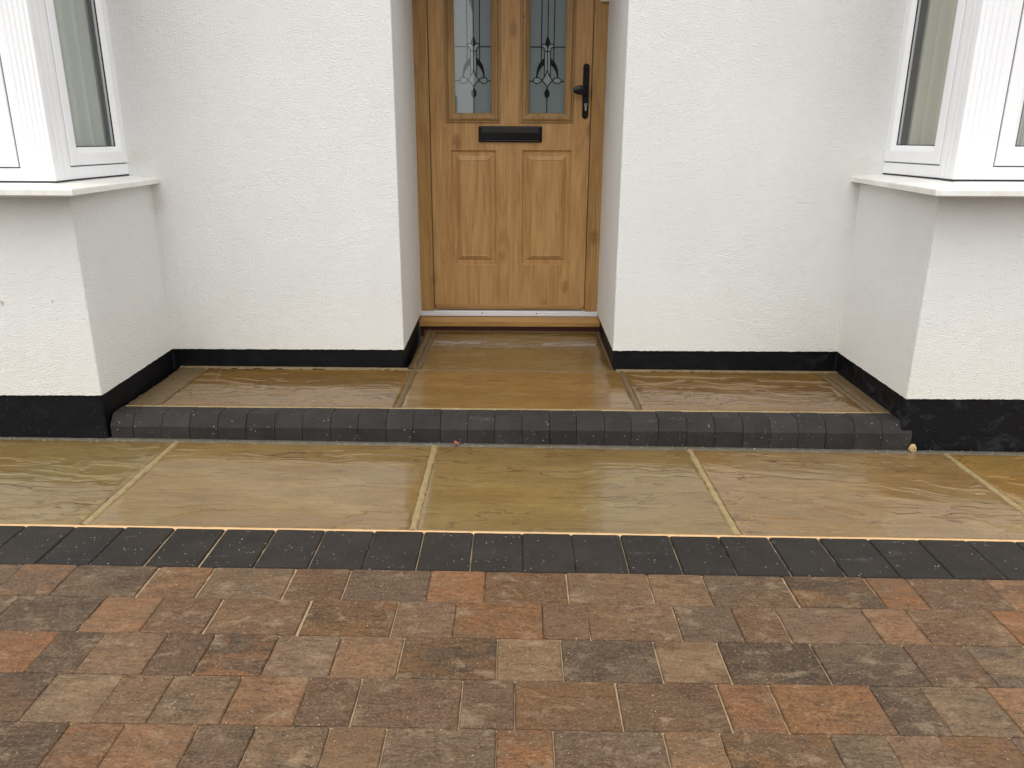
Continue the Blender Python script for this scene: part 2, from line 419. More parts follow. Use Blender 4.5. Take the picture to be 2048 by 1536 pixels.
def m_curtain(name, a, b):
    m = Mat(name)
    n = m.noise(m.coords((1, 1, .06)), 40, 3)
    weave = m.noise(m.coords((1, 1, 1)), 700, 2)
    mt = m.out(m.mix(n, a, b), .9, m.bump(weave, .0004, .5))
    t = m.t; tl = t.nodes.new('ShaderNodeBsdfTranslucent'); tl.inputs[0].default_value = (*a, 1)
    ms = t.nodes.new('ShaderNodeMixShader'); ms.inputs[0].default_value = .25
    t.links.new(m.b.outputs[0], ms.inputs[1]); t.links.new(tl.outputs[0], ms.inputs[2]); t.links.new(ms.outputs[0], t.nodes['Material Output'].inputs[0])
    return mt
CURT_L = m_curtain('grey_green_voile', (.62, .66, .61), (.56, .60, .56))
CURT_R = m_curtain('cream_voile', (.62, .615, .52), (.56, .555, .47))

# ================================================================== THE HOUSE
YW, YD, YB = 3.258, 4.0185, 2.615
ZP, ZLOW, ZTOP = .1833, .893, 2.15
house = bpy.data.objects.new('house', None); C.objects.link(house)
house.location = (0, 3.3, 0)
tag(house, 'white rendered house front with black plinth, oak door and two square bay windows', 'house')
def hp(o):
    """parent to the house, keeping world coordinates"""
    o.parent = house; o.matrix_parent_inverse = Matrix.Translation(-house.location); return o

def plan(side, off=0.0, ext=3.2):
    if side < 0: xw0, xw1, xr, xd = -1.463, -1.447, -.4594, -.4672
    else: xw0, xw1, xr, xd = 1.425, 1.412, .448, .4605
    s = side
    return [(s*ext, YB+off), (xw1+s*off, YB+off), (xw0+s*off, YW+off), (xr+s*off, YW+off), (xd+s*off, YD+.06)]
def disp(P, amp):
    x, y, z = P[..., 0], P[..., 1], P[..., 2]
    return amp*(fbm(x*62, z*125, y*62, 5, 2, .5)*1.0 + .2*vnoise(x*9, z*9, y*9, 9))
def wall_sheet(side, z_levels, step=.0065):
    pts = plan(side); xs = []; seg = []; nrm = []
    ns = []
    for a, b in zip(pts[:-1], pts[1:]):
        d = Vector((b[0]-a[0], b[1]-a[1])).normalized()
        n = Vector((d[1], -d[0])) * (1 if side < 0 else -1)
        ns.append(n)
    for i, (a, b) in enumerate(zip(pts[:-1], pts[1:])):
        L = math.hypot(b[0]-a[0], b[1]-a[1])
        if i == 0:
            ts = np.concatenate([np.linspace(0, 1-.62/L, 14)[:-1], np.linspace(1-.62/L, 1, int(.62/step))])
        else: ts = np.linspace(0, 1, int(L/step))
        for k, t in enumerate(ts):
            if i and k == 0: continue
            xs.append((a[0]+(b[0]-a[0])*t, a[1]+(b[1]-a[1])*t)); seg.append(i)
            n = ns[i]
            if k == len(ts)-1 and i < len(ns)-1: n = (ns[i]+ns[i+1]).normalized()
            nrm.append((n[0], n[1]))
    xs = np.array(xs); nrm = np.array(nrm); seg = np.array(seg)
    z = np.array(z_levels)
    P = np.zeros((len(xs), len(z), 3)); P[..., 0] = xs[:, None, 0]; P[..., 1] = xs[:, None, 1]; P[..., 2] = z[None, :]
    d = disp(P, .0006)
    P[..., 0] += nrm[:, None, 0]*d; P[..., 1] += nrm[:, None, 1]*d
    return P, seg
zl = list(np.arange(ZP, 1.74, .0065)) + list(np.linspace(1.76, ZTOP, 8))
kz = int(np.argmin(abs(np.array(zl)-ZLOW)))
bay_walls = []
wallV = []
for side in (-1, 1):
    P, seg = wall_sheet(side, zl)
    # ragged lower edge of the render
    P[:, 0, 2] += .0012*vnoise(P[:, 0, 0]*120, P[:, 0, 1]*120, seed=3)
    n, mm = P.shape[:2]
    i_main = int(np.where(seg == 2)[0][0])-1
    Pm = P[i_main:]
    # return lip under the render
    o = grid_obj('wall', Pm, RENDER); hp(o)
    wallV.append(o)
    Pb = P[:i_main+1, :kz+1]
    o = grid_obj('bay_wall', Pb, RENDER); hp(o)
    # render stop bead: thin pale return under the lower edge
    q = P[:, 0, :]
    pl = np.array(plan(side, .03))
    cs = np.zeros((n, 2, 3)); cs[:, 0] = q
    inner = q.copy()
    for j in range(n):
        s_ = seg[j]
        if s_ in (0, 2): inner[j, 1] += .02
        else: inner[j, 0] += .02*side
    inner[:, 2] -= .0008
    cs[:, 1] = inner
    o = grid_obj('render_bead', cs, RENDER); hp(o)
    # plinth, set back behind the render
    pp = plan(side, .007)
    if side < 0: pp[4] = (pp[4][0]-.006, pp[4][1])
    else: pp[4] = (pp[4][0]+.006, pp[4][1])
    cols = []
    for a, b in zip(pp[:-1], pp[1:]):
        L = math.hypot(b[0]-a[0], b[1]-a[1]); k = int(L/.012)
        for t in np.linspace(0, 1, k)[:-1]: cols.append((a[0]+(b[0]-a[0])*t, a[1]+(b[1]-a[1])*t))
    cols.append(pp[-1]); cols = np.array(cols)
    zz = np.linspace(-.06, ZP+.004, 20)
    Q = np.zeros((len(cols), len(zz), 3)); Q[..., 0] = cols[:, None, 0]; Q[..., 1] = cols[:, None, 1]; Q[..., 2] = zz
    d = .0022*fbm(Q[..., 0]*18, Q[..., 2]*22, Q[..., 1]*18, 31, 4)
    Q[..., 1] -= abs(d)*1.2; Q[..., 0] -= side*abs(d)*.6
    o = grid_obj('plinth', Q, PLINTH); hp(o)
for side, xa, xb in ((-1, -1.463, -1.575), (1, 1.425, 1.535)):
    xx = np.linspace(xa, xb, 14); zz = np.array([z for z in zl[kz:]])
    P = np.zeros((len(xx), len(zz), 3)); P[..., 0] = xx[:, None]; P[..., 1] = YW; P[..., 2] = zz
    P[..., 1] -= disp(P, .0006)
    hp(grid_obj('wall_return', P, RENDER))
# upper house: wall above the door and the bays, side walls, roof
ub = MB()
ub.add([(-4.4, YW, ZTOP), (4.4, YW, ZTOP), (4.4, YW, 5.0), (-4.4, YW, 5.0)], [(0, 1, 2, 3)])
ub.add([(-.47, YW, ZTOP), (.47, YW, ZTOP), (.47, YD+.06, ZTOP), (-.47, YD+.06, ZTOP)], [(0, 1, 2, 3)])
for s in (-1, 1):
    ub.add([(s*3.16, YW, -.1), (s*4.4, YW, -.1), (s*4.4, YW, ZTOP), (s*3.16, YW, ZTOP)], [(0, 1, 2, 3)])
    ub.add([(s*4.4, YW, -.1), (s*4.4, 10, -.1), (s*4.4, 10, 5), (s*4.4, YW, 5)], [(0, 1, 2, 3)])
hp(ub.build('upper_wall', RENDER))
ROOF = m_plain('brown_roof_tile', (.11, .06, .045), .8)
rf = MB(); rf.add([(-4.8, 2.85, 4.95), (4.8, 2.85, 4.95), (4.8, 10.4, 4.95), (-4.8, 10.4, 4.95), (-2, 6.6, 7.4), (2, 6.6, 7.4)],
                  [(0, 1, 2, 3), (0, 1, 5, 4), (1, 2, 5), (2, 3, 4, 5), (3, 0, 4)])
hp(rf.build('roof', ROOF))

# ------------------------------------------------------------------ bay windows
def bay(side):
    L = side < 0
    xw = -1.547 if L else 1.512
    z0 = .9145 if L else .9345
    yf = 2.700 if L else 2.716
    corner = (-1.5285, 2.700) if L else (1.4990, 2.716)
    xfront0 = 1.6015 if L else 1.588          # |x| where the front outer frame starts
    ztop = 2.06
    root = bpy.data.objects.new('bay_window', None); C.objects.link(root); root.location = (side*2.3, 3.0, z0); hp(root)
    inv = Matrix.Translation(-(root.location))
    def cp(o): o.parent = root; o.matrix_parent_inverse = inv; return o
    Ps = lambda s, z, o: (xw - side*o, s, z)
    Pf = lambda s, z, o: (side*s, yf - o, z)
    outer = [(0, -.075), (0, 0), (.0405, 0), (.0422, -.003), (.0422, -.034)]
    sash = [(0, -.034), (0, .001), (.003, .0035), (.040, .0045), (.046, .0025), (.062, -.009), (.062, -.022)]
    for P, (a, b) in ((Ps, (2.8365-.0425, 3.307)), (Pf, (xfront0, 2.30)), (Pf, (2.302, 3.06))):
        cp(ring_obj('outer_frame', P, (a, b, z0, ztop), outer, UPVC, None))
        g = .0425
        cp(ring_obj('gap_seal', P, (a+.040, b-.040, z0+.040, ztop-.040), [(0, -.006), (.008, -.006)], GAP, None))
        rc = (a+g+.0035, b-g-.0035, z0+g+.0035, ztop-g-.0035)
        cp(ring_obj('sash', P, rc, sash, UPVC, None))
        r2 = (rc[0]+.060, rc[1]-.060, rc[2]+.060, rc[3]-.060)
        cp(ring_obj('gasket', P, r2, [(0, -.0085), (.0055, -.0105), (.0055, -.013)], GAP, None))
        cp(ring_obj('spacer_bar', P, (r2[0]+.012, r2[1]-.012, r2[2]+.0, r2[3]-.0), [(0, -.017), (.005, -.017)], SPACER, None))
        V = [P(r2[0], r2[2], -.0115), P(r2[1], r2[2], -.0115), P(r2[1], r2[3], -.0115), P(r2[0], r2[3], -.0115)]
        cp(obj('pane', V, [(0, 1, 2, 3)], GLASS_W))
    # fluted corner post
    A = Vector((side*(xfront0+.011), yf-.002)); B = Vector(corner) - Vector((0, .002)); D = Vector((xw - side*.0035, 2.822))
    prof = [A + Vector((0, .03))]
    def flutes(p, q, n, amp, start=.0):
        d = (q-p); nn = Vector((d[1], -d[0])).normalized()
        if (nn[0]*-side + -nn[1]) < 0: nn = -nn
        out_ = []
        for k in range(n):
            t0, t1 = k/n, (k+1)/n; dt = t1-t0
            for f, h in ((0, 0), (.10, 0), (.18, -amp), (.34, -amp*.4), (.60, 0), (.95, .0)):
                out_.append(p + d*(t0+dt*f) + nn*h)
        return out_
    prof += flutes(A, B, 5, .0026) + flutes(B, D, 3, .0060) + [D, D + Vector((side*.02, 0))]
    V = []; F = []
    for z in (z0-.001, ztop):
        V += [(p[0], p[1], z) for p in prof]
    n = len(prof)
    for i in range(n-1): F.append((i, i+1, n+i+1, n+i))
    cp(obj('corner_post', V, F, UPVC, fix=True))
    # far corner, head and little flat roof of the bay
    h = MB(); h.box(min(side*1.40, side*3.2), max(side*1.40, side*3.2), YB-.05, YW, ztop, 2.32)
    cp(h.build('bay_head', UPVC, bevel=.006))
    h = MB(); h.box(min(side*3.04, side*3.16), max(side*3.04, side*3.16), YB+.06, YW, z0, ztop)
    cp(h.build('side_panel', UPVC))
    # sill: profile swept round the bay
    if L: outer_l = [(-1.4251, YW+.002, .9000), (-1.3768, 2.5087, .9020), (-3.30, 2.5087, .9020)]; zin = z0-.0035
    else: outer_l = [(1.3857, YW+.002, .9205), (1.3369, 2.5028, .9150), (3.30, 2.5028, .9150)]; zin = z0-.0035
    inner_l = [(xw+side*.03, YW+.002), (xw+side*.03, yf+.03), (side*3.30, yf+.03)]
    V = []; pr = [(.06, -.030), (.004, -.0215), (0, -.0195), (0, -.004), (.0015, -.001), (.0045, 0.0), (1, None)]
    for (ox, oy, oz), (ix, iy) in zip(outer_l, inner_l):
        ln = math.hypot(ix-ox, iy-oy)
        for d, dz in pr:
            t = d if d == 1 else d/ln
            V.append((ox+(ix-ox)*t, oy+(iy-oy)*t, zin if dz is None else oz+dz+(zin-oz)*t))
    k = len(pr); F = [(a*k+b, a*k+b+1, (a+1)*k+b+1, (a+1)*k+b) for a in range(2) for b in range(k-1)]
    F.append(tuple(range(k)))
    cp(obj('sill', V, F, SILL, fix=True))
    # black sealant line between sill and frame
    sl_ = [Vector((xw-side*.0015, 3.257)), Vector((D[0]-side*.001, D[1])), Vector((B[0]-side*.001, B[1]-.001)), Vector((side*3.1, yf-.0035))]
    V = []; F = []
    for p in sl_: V += [(p[0], p[1], zin-.001), (p[0], p[1], z0+.0012)]
    for i in range(3): F.append((2*i, 2*i+2, 2*i+3, 2*i+1))
    cp(obj('sealant', V, F, GAP))
    # room behind
    x0, x1 = sorted((side*1.50+side*.08, side*3.15))
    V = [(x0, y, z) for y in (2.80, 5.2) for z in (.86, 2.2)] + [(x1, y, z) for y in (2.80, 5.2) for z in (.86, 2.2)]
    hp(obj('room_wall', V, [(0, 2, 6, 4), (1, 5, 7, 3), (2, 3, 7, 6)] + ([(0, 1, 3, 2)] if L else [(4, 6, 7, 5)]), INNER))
    # inner return of the opening, seen between curtain edge and wall
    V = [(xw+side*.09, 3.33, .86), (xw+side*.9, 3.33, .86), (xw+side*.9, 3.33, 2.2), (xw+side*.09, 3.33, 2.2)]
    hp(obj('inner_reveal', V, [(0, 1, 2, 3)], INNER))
    # curtain: one hanging cloth round the inside of the bay
    path = []
    yend = 3.255 if L else 3.235
    for t in np.linspace(0, 1, 60): path.append((xw+side*.068, yend + (2.80-yend)*t, 0))
    for t in np.linspace(0, 1, 60)[1:]: path.append((xw+side*(.068+.34*t), 2.80, 1))
    path = np.array(path); arc = np.concatenate([[0], np.cumsum(np.hypot(*(path[1:, :2]-path[:-1, :2]).T))])
    wv = .019*np.sin(arc*2*math.pi/.088 + 1.1*np.sin(arc*9)) + .003*np.sin(arc*2*math.pi/.031)
    wv = np.sign(wv)*np.abs(wv)**.8*.019**.2
    zz = np.linspace(z0+.02, ztop, 14)
    Q = np.zeros((len(path), len(zz), 3))
    Q[..., 0] = (path[:, 0] + side*wv*(path[:, 2] == 0))[:, None]; Q[..., 1] = (path[:, 1] + wv*(path[:, 2] == 1))[:, None]; Q[..., 2] = zz
    c = grid_obj('curtain', Q, CURT_L if L else CURT_R)
    tag(c, 'pale grey-green folded net curtain hanging behind the left bay window glass' if L else
        'cream folded net curtain hanging behind the right bay window glass', 'curtain')
bay(-1); bay(1)

# ------------------------------------------------------------------ front door
door = bpy.data.objects.new('front_door', None); C.objects.link(door); door.location = (0, 4.04, .2); hp(door)
dinv = Matrix.Translation(-door.location)
def dp(o): o.parent = door; o.matrix_parent_inverse = dinv; return o
YL = 4.040
PD = lambda s, z, o: (s, YL - o, z)
X0, X1, Z0, Z1 = -.3965, .3915, .1995, 2.06
casL, casR = (-.318, -.0505, 1.1345, 1.955), (.0440, .3075, 1.1355, 1.955)
panL, panR = (-.2975, -.0715, .4325, 1.0040), (.0600, .3050, .4345, 1.0060)
# leaf: flat face with holes for glazing and panels
xs = sorted({X0, X1, casL[0]+.02, casL[1]-.02, casR[0]+.02, casR[1]-.02, panL[0], panL[1], panR[0], panR[1]})
zs = sorted({Z0, Z1, casL[2]+.02, casL[3]-.02, panL[2], panL[3], panR[2], panR[3]})
holes = [(casL[0]+.02, casL[1]-.02, casL[2]+.02, casL[3]-.02), (casR[0]+.02, casR[1]-.02, casL[2]+.02, casL[3]-.02), panL, panR]
lv = MB()
for a, b in zip(xs[:-1], xs[1:]):
    for c, d in zip(zs[:-1], zs[1:]):
        mxx, mzz = (a+b)/2, (c+d)/2
        if any(h[0] < mxx < h[1] and h[2] < mzz < h[3] for h in holes): continue
        lv.add([(a, YL, c), (b, YL, c), (b, YL, d), (a, YL, d)], [(0, 1, 2, 3)])
V, F = frame_ring(PD, (X0, X1, Z0, Z1), [(0, -.05), (0, -.002), (.002, 0)]); lv.add(V, F)
dp(lv.build('door_leaf', OAK))
for r in (panL, panR):
    dp(ring_obj('raised_panel', PD, r, [(0, 0), (.0015, -.0075), (.006, -.0115), (.010, -.0095), (.0255, -.0100), (.0275, -.0075), (.0475, .0025), (.0500, .0008)], OAK, None, closed=True))
cas_prof = [(0, -.001), (0, .006), (.002, .008), (.009, .0085), (.011, .0105), (.013, .015), (.016, .0175), (.024, .0185), (.029, .016), (.032, .0115), (.036, .0105), (.0445, .003), (.0455, -.012)]
lead_half = dict(
    vert=[(-.0308, 1.90), (-.0300, 1.4225)], cen=[(0, 1.90), (0, 1.5311)],
    curl=[(-.0308, 1.4824), (-.0289, 1.4896), (-.0251, 1.4943), (-.0192, 1.4965), (-.0134, 1.4958), (-.0082, 1.4926), (-.0034, 1.4872), (-.0004, 1.4807), (0, 1.4640)],
    curl2=[(-.0308, 1.4824), (-.0249, 1.4817), (-.0197, 1.4788), (-.0157, 1.4734), (-.0142, 1.4662), (-.0140, 1.4633)],
    stem=[(-.0140, 1.4633), (-.0145, 1.351)], bar=[(-.0140, 1.4633), (0, 1.4633)], cen2=[(0, 1.4818), (0, 1.3824)],
    hor=[(-.0900, 1.4824), (-.0308, 1.4824)], hor2=[(-.0900, 1.3286), (-.0681, 1.3286)],
    ogee=[(0, 1.3824), (-.0014, 1.3758), (-.0052, 1.364), (-.0109, 1.3522), (-.0175, 1.3418), (-.0245, 1.3325), (-.0323, 1.3251), (-.0421, 1.3187), (-.052, 1.3168), (-.0608, 1.3201), (-.0673, 1.3267), (-.0681, 1.3304), (-.065, 1.3378), (-.0583, 1.3427), (-.0504, 1.3446), (-.0405, 1.3428), (-.0325, 1.338), (-.0245, 1.3314), (-.0144, 1.3214), (-.0063, 1.3115), (0, 1.3018)],
    tl=[(0, 1.3018), (0, 1.298)], bot=[(0, 1.2514), (0, 1.1790)])
fills = dict(
    flame=[(0, 1.5322), (-.0045, 1.5232), (-.0090, 1.5131), (-.0114, 1.5041), (-.0106, 1.4969), (-.0066, 1.4922), (-.0026, 1.4872), (0, 1.4818)],
    tear=[(0, 1.2992), (-.0059, 1.2899), (-.0117, 1.2806), (-.0135, 1.2693), (-.0104, 1.2581), (-.0045, 1.2522), (0, 1.2512)])
wing = [(-.0143, 1.4342), (-.024, 1.4269), (-.0337, 1.417), (-.0433, 1.4023), (-.049, 1.3858), (-.0527, 1.3674), (-.054, 1.3471), (-.0473, 1.3461), (-.0463, 1.3582), (-.0417, 1.3712), (-.0351, 1.3822), (-.0274, 1.3933), (-.0196, 1.3999), (-.0143, 1.4032)]
def smooth_poly(p, n=3):
    if len(p) < 4: return p
    for _ in range(n-1):
        q = [p[0]]
        for a, b in zip(p[:-1], p[1:]):
            q += [(a[0]*.75+b[0]*.25, a[1]*.75+b[1]*.25), (a[0]*.25+b[0]*.75, a[1]*.25+b[1]*.75)]
        q.append(p[-1]); p = q
    return p
def ribbon(mb, pl, y, cx, wd=.0019):
    n = len(pl)
    base = len(mb.V)
    for i, p in enumerate(pl):
        a = pl[max(i-1, 0)]; b = pl[min(i+1, n-1)]
        dx, dz = b[0]-a[0], b[1]-a[1]; l = math.hypot(dx, dz) or 1
        nx, nz = -dz/l*wd, dx/l*wd
        mb.V += [(cx+p[0]-nx, y, p[1]-nz), (cx+p[0], y-.0012, p[1]), (cx+p[0]+nx, y, p[1]+nz)]
    for i in range(n-1):
        k = base+3*i
        mb.F += [(k, k+3, k+4, k+1), (k+1, k+4, k+5, k+2)]
for cas, cx in ((casL, -.1815), (casR, .1770)):
    dp(ring_obj('glazing_frame', PD, cas, cas_prof, OAK_C, None))
    g = (cas[0]+.042, cas[1]-.042, cas[2]+.040, cas[3]-.040)
    dp(obj('pane', [PD(g[0], g[2], -.006), PD(g[1], g[2], -.006), PD(g[1], g[3], -.006), PD(g[0], g[3], -.006)], [(0, 1, 2, 3)], GLASS_D))
    yb = YL+.016
    dp(obj('obscure_pane', [(g[0], yb+.004, g[2]), (g[1], yb+.004, g[2]), (g[1], yb+.004, g[3]), (g[0], yb+.004, g[3])], [(0, 1, 2, 3)], FROST))
    ld = MB()
    for k, p in lead_half.items():
        p = smooth_poly(p) if k in ('ogee', 'curl', 'curl2') else p
        if k in ('hor', 'hor2'): p = [((g[0]-cx) if q[0] < -.088 else q[0], q[1]) for q in p]
        ribbon(ld, p, yb, cx)
        if k not in ('cen', 'cen2', 'tl', 'bot'):
            p2 = [(-q[0], q[1]) for q in p]
            if k in ('hor', 'hor2'): p2 = [((g[1]-cx), p2[0][1]), p2[1]]
            ribbon(ld, p2, yb, cx)
    dp(ld.build('leading', LEAD))
    for k, p in fills.items():
        df = MB()
        p = smooth_poly(p, 2)
        V = [(cx+q[0], yb-.0005, q[1]) for q in p] + [(cx-q[0], yb-.0005, q[1]) for q in reversed(p[1:-1])]
        df.add(V, [tuple(range(len(V)))])
        dp(df.build('black_glass_flame' if k == 'flame' else 'black_glass_teardrop', LEAD))
    for s in (-1, 1):
        df = MB(); n = len(wing)//2
        V = [(cx-s*q[0], yb-.0005, q[1]) for q in wing]
        F = [(i, i+1, len(wing)-2-i, len(wing)-1-i) for i in range(n-1)]
        df.add(V, F)
        dp(df.build('black_glass_wing', LEAD))
    # pale infill pieces
    pf = MB()
    og = lead_half['ogee']
    lob = smooth_poly(og[5:18], 2)
    for s in (-1, 1):
        V = [(cx-s*q[0], yb+.002, q[1]) for q in lob]; pf.add(V, [tuple(range(len(V)))])
    dia = og[0:6] + og[17:]
    V = [(cx+q[0], yb+.002, q[1]) for q in dia] + [(cx-q[0], yb+.002, q[1]) for q in reversed(dia[1:-1])]
    pf.add(V, [tuple(range(len(V)))])
    V = [(cx-.014, yb+.002, 1.4633), (cx+.014, yb+.002, 1.4633), (cx+.0145, yb+.002, 1.352), (cx+.001, yb+.002, 1.380), (cx-.001, yb+.002, 1.380), (cx-.0145, yb+.002, 1.352)]
    pf.add(V, [(0, 1, 2, 3, 4, 5)])
    cu = lead_half['curl']; c2 = lead_half['curl2']
    for s in (-1, 1):
        V = [(cx-s*q[0], yb+.002, q[1]) for q in cu] + [(cx-s*q[0], yb+.002, q[1]) for q in reversed(c2)]
        pf.add(V, [tuple(range(len(V)))])
    dp(pf.build('pale_glass_motif', FROST_L))
kn = MB(); 
for a in range(10): kn.V.append((.0623+.0035*math.cos(a*.628), YL-.0188, 1.6114+.0042*math.sin(a*.628)))
kn.F.append(tuple(range(10))); dp(kn.build('screw_hole', m_plain('knot_brown', (.06, .02, .008), .6)))
# letterbox
lb = MB(); lb.box(-.1585, .1560, YL-.012, YL, 1.0430, 1.1190)
lbo = dp(lb.build('letterbox', BLACK, bevel=.006, seg=3, smooth=False))
fl = MB(); fl.box(-.145, .1425, YL-.0155, YL-.011, 1.056, 1.0925); dp(fl.build('letterbox_flap', BLACK, bevel=.002))
fl = MB(); fl.add([(-.1425, YL-.0125, 1.0935), (.140, YL-.0125, 1.0935), (.140, YL-.0175, 1.1075), (-.1425, YL-.0175, 1.1075)], [(0, 1, 2, 3)])
fl.add([(-.1425, YL-.0125, 1.1115), (.140, YL-.0125, 1.1115), (.140, YL-.0175, 1.1075), (-.1425, YL-.0175, 1.1075)], [(0, 1, 2, 3)])
dp(fl.build('letterbox_hood', m_plain('satin_grey_black', (.035, .035, .038), .35)))
fl = MB(); fl.box(-.145, .1425, YL-.0165, YL-.011, 1.0485, 1.0530); dp(fl.build('letterbox_lip', BLACK, bevel=.0018))
# handle: long rounded backplate, oval pad on a short arm, euro cylinder
def capsule(x, za, zb, r, y0, y1, n=14):
    pts = [(x+r*math.cos(a), zb-r+r*math.sin(a)) for a in np.linspace(0, math.pi, n)] + [(x+r*math.cos(a), za+r+r*math.sin(a)) for a in np.linspace(math.pi, 2*math.pi, n)]
    k = len(pts)
    V = [(p[0], y1, p[1]) for p in pts] + [(x+(p[0]-x)*1.0, y0+.003, p[1]) for p in pts] + [(x+(p[0]-x)*.86, y0, (p[1]-(za+zb)/2)*.985+(za+zb)/2) for p in pts]
    F = [(i, (i+1) % k, k+(i+1) % k, k+i) for i in range(k)] + [(k+i, k+(i+1) % k, 2*k+(i+1) % k, 2*k+i) for i in range(k)] + [tuple(2*k+i for i in range(k))]
    return V, F
bp = MB(); bp.add(*capsule(.3655, 1.155, 1.4075, .0150, YL-.010, YL)); dp(bp.build('handle_backplate', BLACK, smooth=False))
hd = MB()
V = []; F = []
nu, nv = 20, 12
for i in range(nv+1):
    ph = math.pi*i/nv
    for j in range(nu):
        th = 2*math.pi*j/nu
        r = math.sin(ph)
        x = math.cos(ph)
        V.append((.3370+.0375*x, YL-.048+.011*r*math.sin(th)*(1 if math.sin(th) > 0 else .6), 1.285+.0215*r*math.cos(th)*(1.0-.18*max(x, 0))))
for i in range(nv):
    for j in range(nu): F.append((i*nu+j, i*nu+(j+1) % nu, (i+1)*nu+(j+1) % nu, (i+1)*nu+j))
hd.add(V, F)
hd.box(.340, .374, YL-.046, YL-.008, 1.2655, 1.3045)
dp(hd.build('handle_pad', BLACK, smooth=False))
cy = MB(); V = []
pts = [(.367+.0075*math.cos(a), 1.2195+.0075*math.sin(a)) for a in np.linspace(-1.0, math.pi+1.0, 16)] + [(.3632, 1.1975), (.3645, 1.1925), (.367, 1.1910), (.3695, 1.1925), (.3708, 1.1975)]
k = len(pts); V = [(p[0], YL-.014, p[1]) for p in pts] + [(p[0], YL-.009, p[1]) for p in pts]
cy.add(V, [tuple(range(k))] + [(i, (i+1) % k, k+(i+1) % k, k+i) for i in range(k)])
dp(cy.build('lock_cylinder', NICKEL))
kh = MB(); kh.box(.3659, .3681, YL-.0145, YL-.0138, 1.214, 1.225)
pts = [(.367+.0038*math.cos(a), YL-.0143, 1.2195+.0038*math.sin(a)) for a in np.linspace(0, 6.283, 13)[:-1]]
kh.add(pts, [tuple(range(12))]); dp(kh.build('keyhole', m_plain('keyhole_dark', (.05, .02, .015), .5)))
# weather bar along the foot of the leaf
wb = MB(); wb.box(X0+.004, X1-.004, YL-.016, YL+.001, .2010, .2235); dp(wb.build('weather_bar', OAK_H, bevel=.004))

# ------------------------------------------------------------------ door frame, threshold and sill board
df = bpy.data.objects.new('door_frame', None); C.objects.link(df); df.location = (0, 4.05, .2); hp(df)
finv = Matrix.Translation(-df.location)
def fp(o): o.parent = df; o.matrix_parent_inverse = finv; return o
for s, (xa, xb) in ((-1, (-.472, X0-.003)), (1, (X1+.003, .466))):
    j = MB(); j.box(xa, xb, YD, YD+.07, .192, 2.14); fp(j.build('jamb', OAK_D, bevel=.004))
    g = MB(); x = X0-.0015 if s < 0 else X1+.0015
    g.box(x-.0018, x+.0018, YL+.004, YL+.02, .20, 2.07); fp(g.build('gasket', GAP))
j = MB(); j.box(X0-.003, X1+.003, YD, YD+.07, Z1+.003, 2.14); fp(j.build('head', OAK_D, bevel=.004))
t = MB()
prof = [(YD-.004, .1665), (YD-.004, .176), (YD-.001, .178), (YD-.001, .186), (YD+.004, .188), (YD+.004, .1935), (YD+.03, .1945), (YD+.07, .1945), (YD+.07, .16)]
V = [(x, y, z) for x in (-.471, .4600) for y, z in prof]; k = len(prof)
t.add(V, [(i, i+1, k+i+1, k+i) for i in range(k-1)] + [tuple(range(k)), tuple(range(k, 2*k))]); fp(t.build('threshold', ALU))
for x in (-.146, .141):
    s_ = MB(); pts = [(x+.0035*math.cos(a), YD-.0025, .1815+.0028*math.sin(a)) for a in np.linspace(0, 6.283, 9)[:-1]]; s_.add(pts, [tuple(range(8))]); fp(s_.build('screw', GAP))
b_ = MB(); V = [(x, y, z) for x in (-.4745, .4745) for y, z in ((3.970, .119), (3.966, .122), (3.966, .146), (3.971, .150), (4.022, .1645), (4.05, .1645), (4.05, .119))]
k = 7; b_.add(V, [(i, (i+1) % k, k+(i+1) % k, k+i) for i in range(k)] + [tuple(range(k)), tuple(range(k, 2*k))])
fp(b_.build('sill_board', OAK_H))
hp(obj('old_step_edge', [(-.47, 3.992, .06), (.47, 3.992, .06), (.47, 3.992, .125), (-.47, 3.992, .125)], [(0, 1, 2, 3)], RED))

cb = MB(); cb.box(.4190, .4630, 3.990, YD-.001, 1.6735, 1.745)
o = cb.build('plastic_box', CREAM, bevel=.004, seg=3); tag(o, 'small cream plastic box fixed at the top right of the oak door frame', 'box')

# ================================================================== PAVING
PHI, GX, GT = -.0057, -.0104, -.0035
def frame(name, g, z0=0.0, me=None):
    o = bpy.data.objects.new(name, me); C.objects.link(o)
    o.matrix_world = Matrix.Translation((0, 0, z0)) @ Matrix.Rotation(PHI, 4, 'Z') @ Matrix.Rotation(-math.atan(g), 4, 'Y')
    return o
def bed(name, x0, x1, y0, y1, z, mat, g, step=.012, amp=.0012, seed=1):
    nx = max(2, int((x1-x0)/step)); ny = max(2, int((y1-y0)/step))
    X, Y = np.meshgrid(np.linspace(x0, x1, nx), np.linspace(y0, y1, ny), indexing='ij')
    Z = z + amp*fbm(X*45, Y*45, seed=seed, octaves=3)
    return grid_obj(name, np.stack([X, Y, Z], -1), mat), None

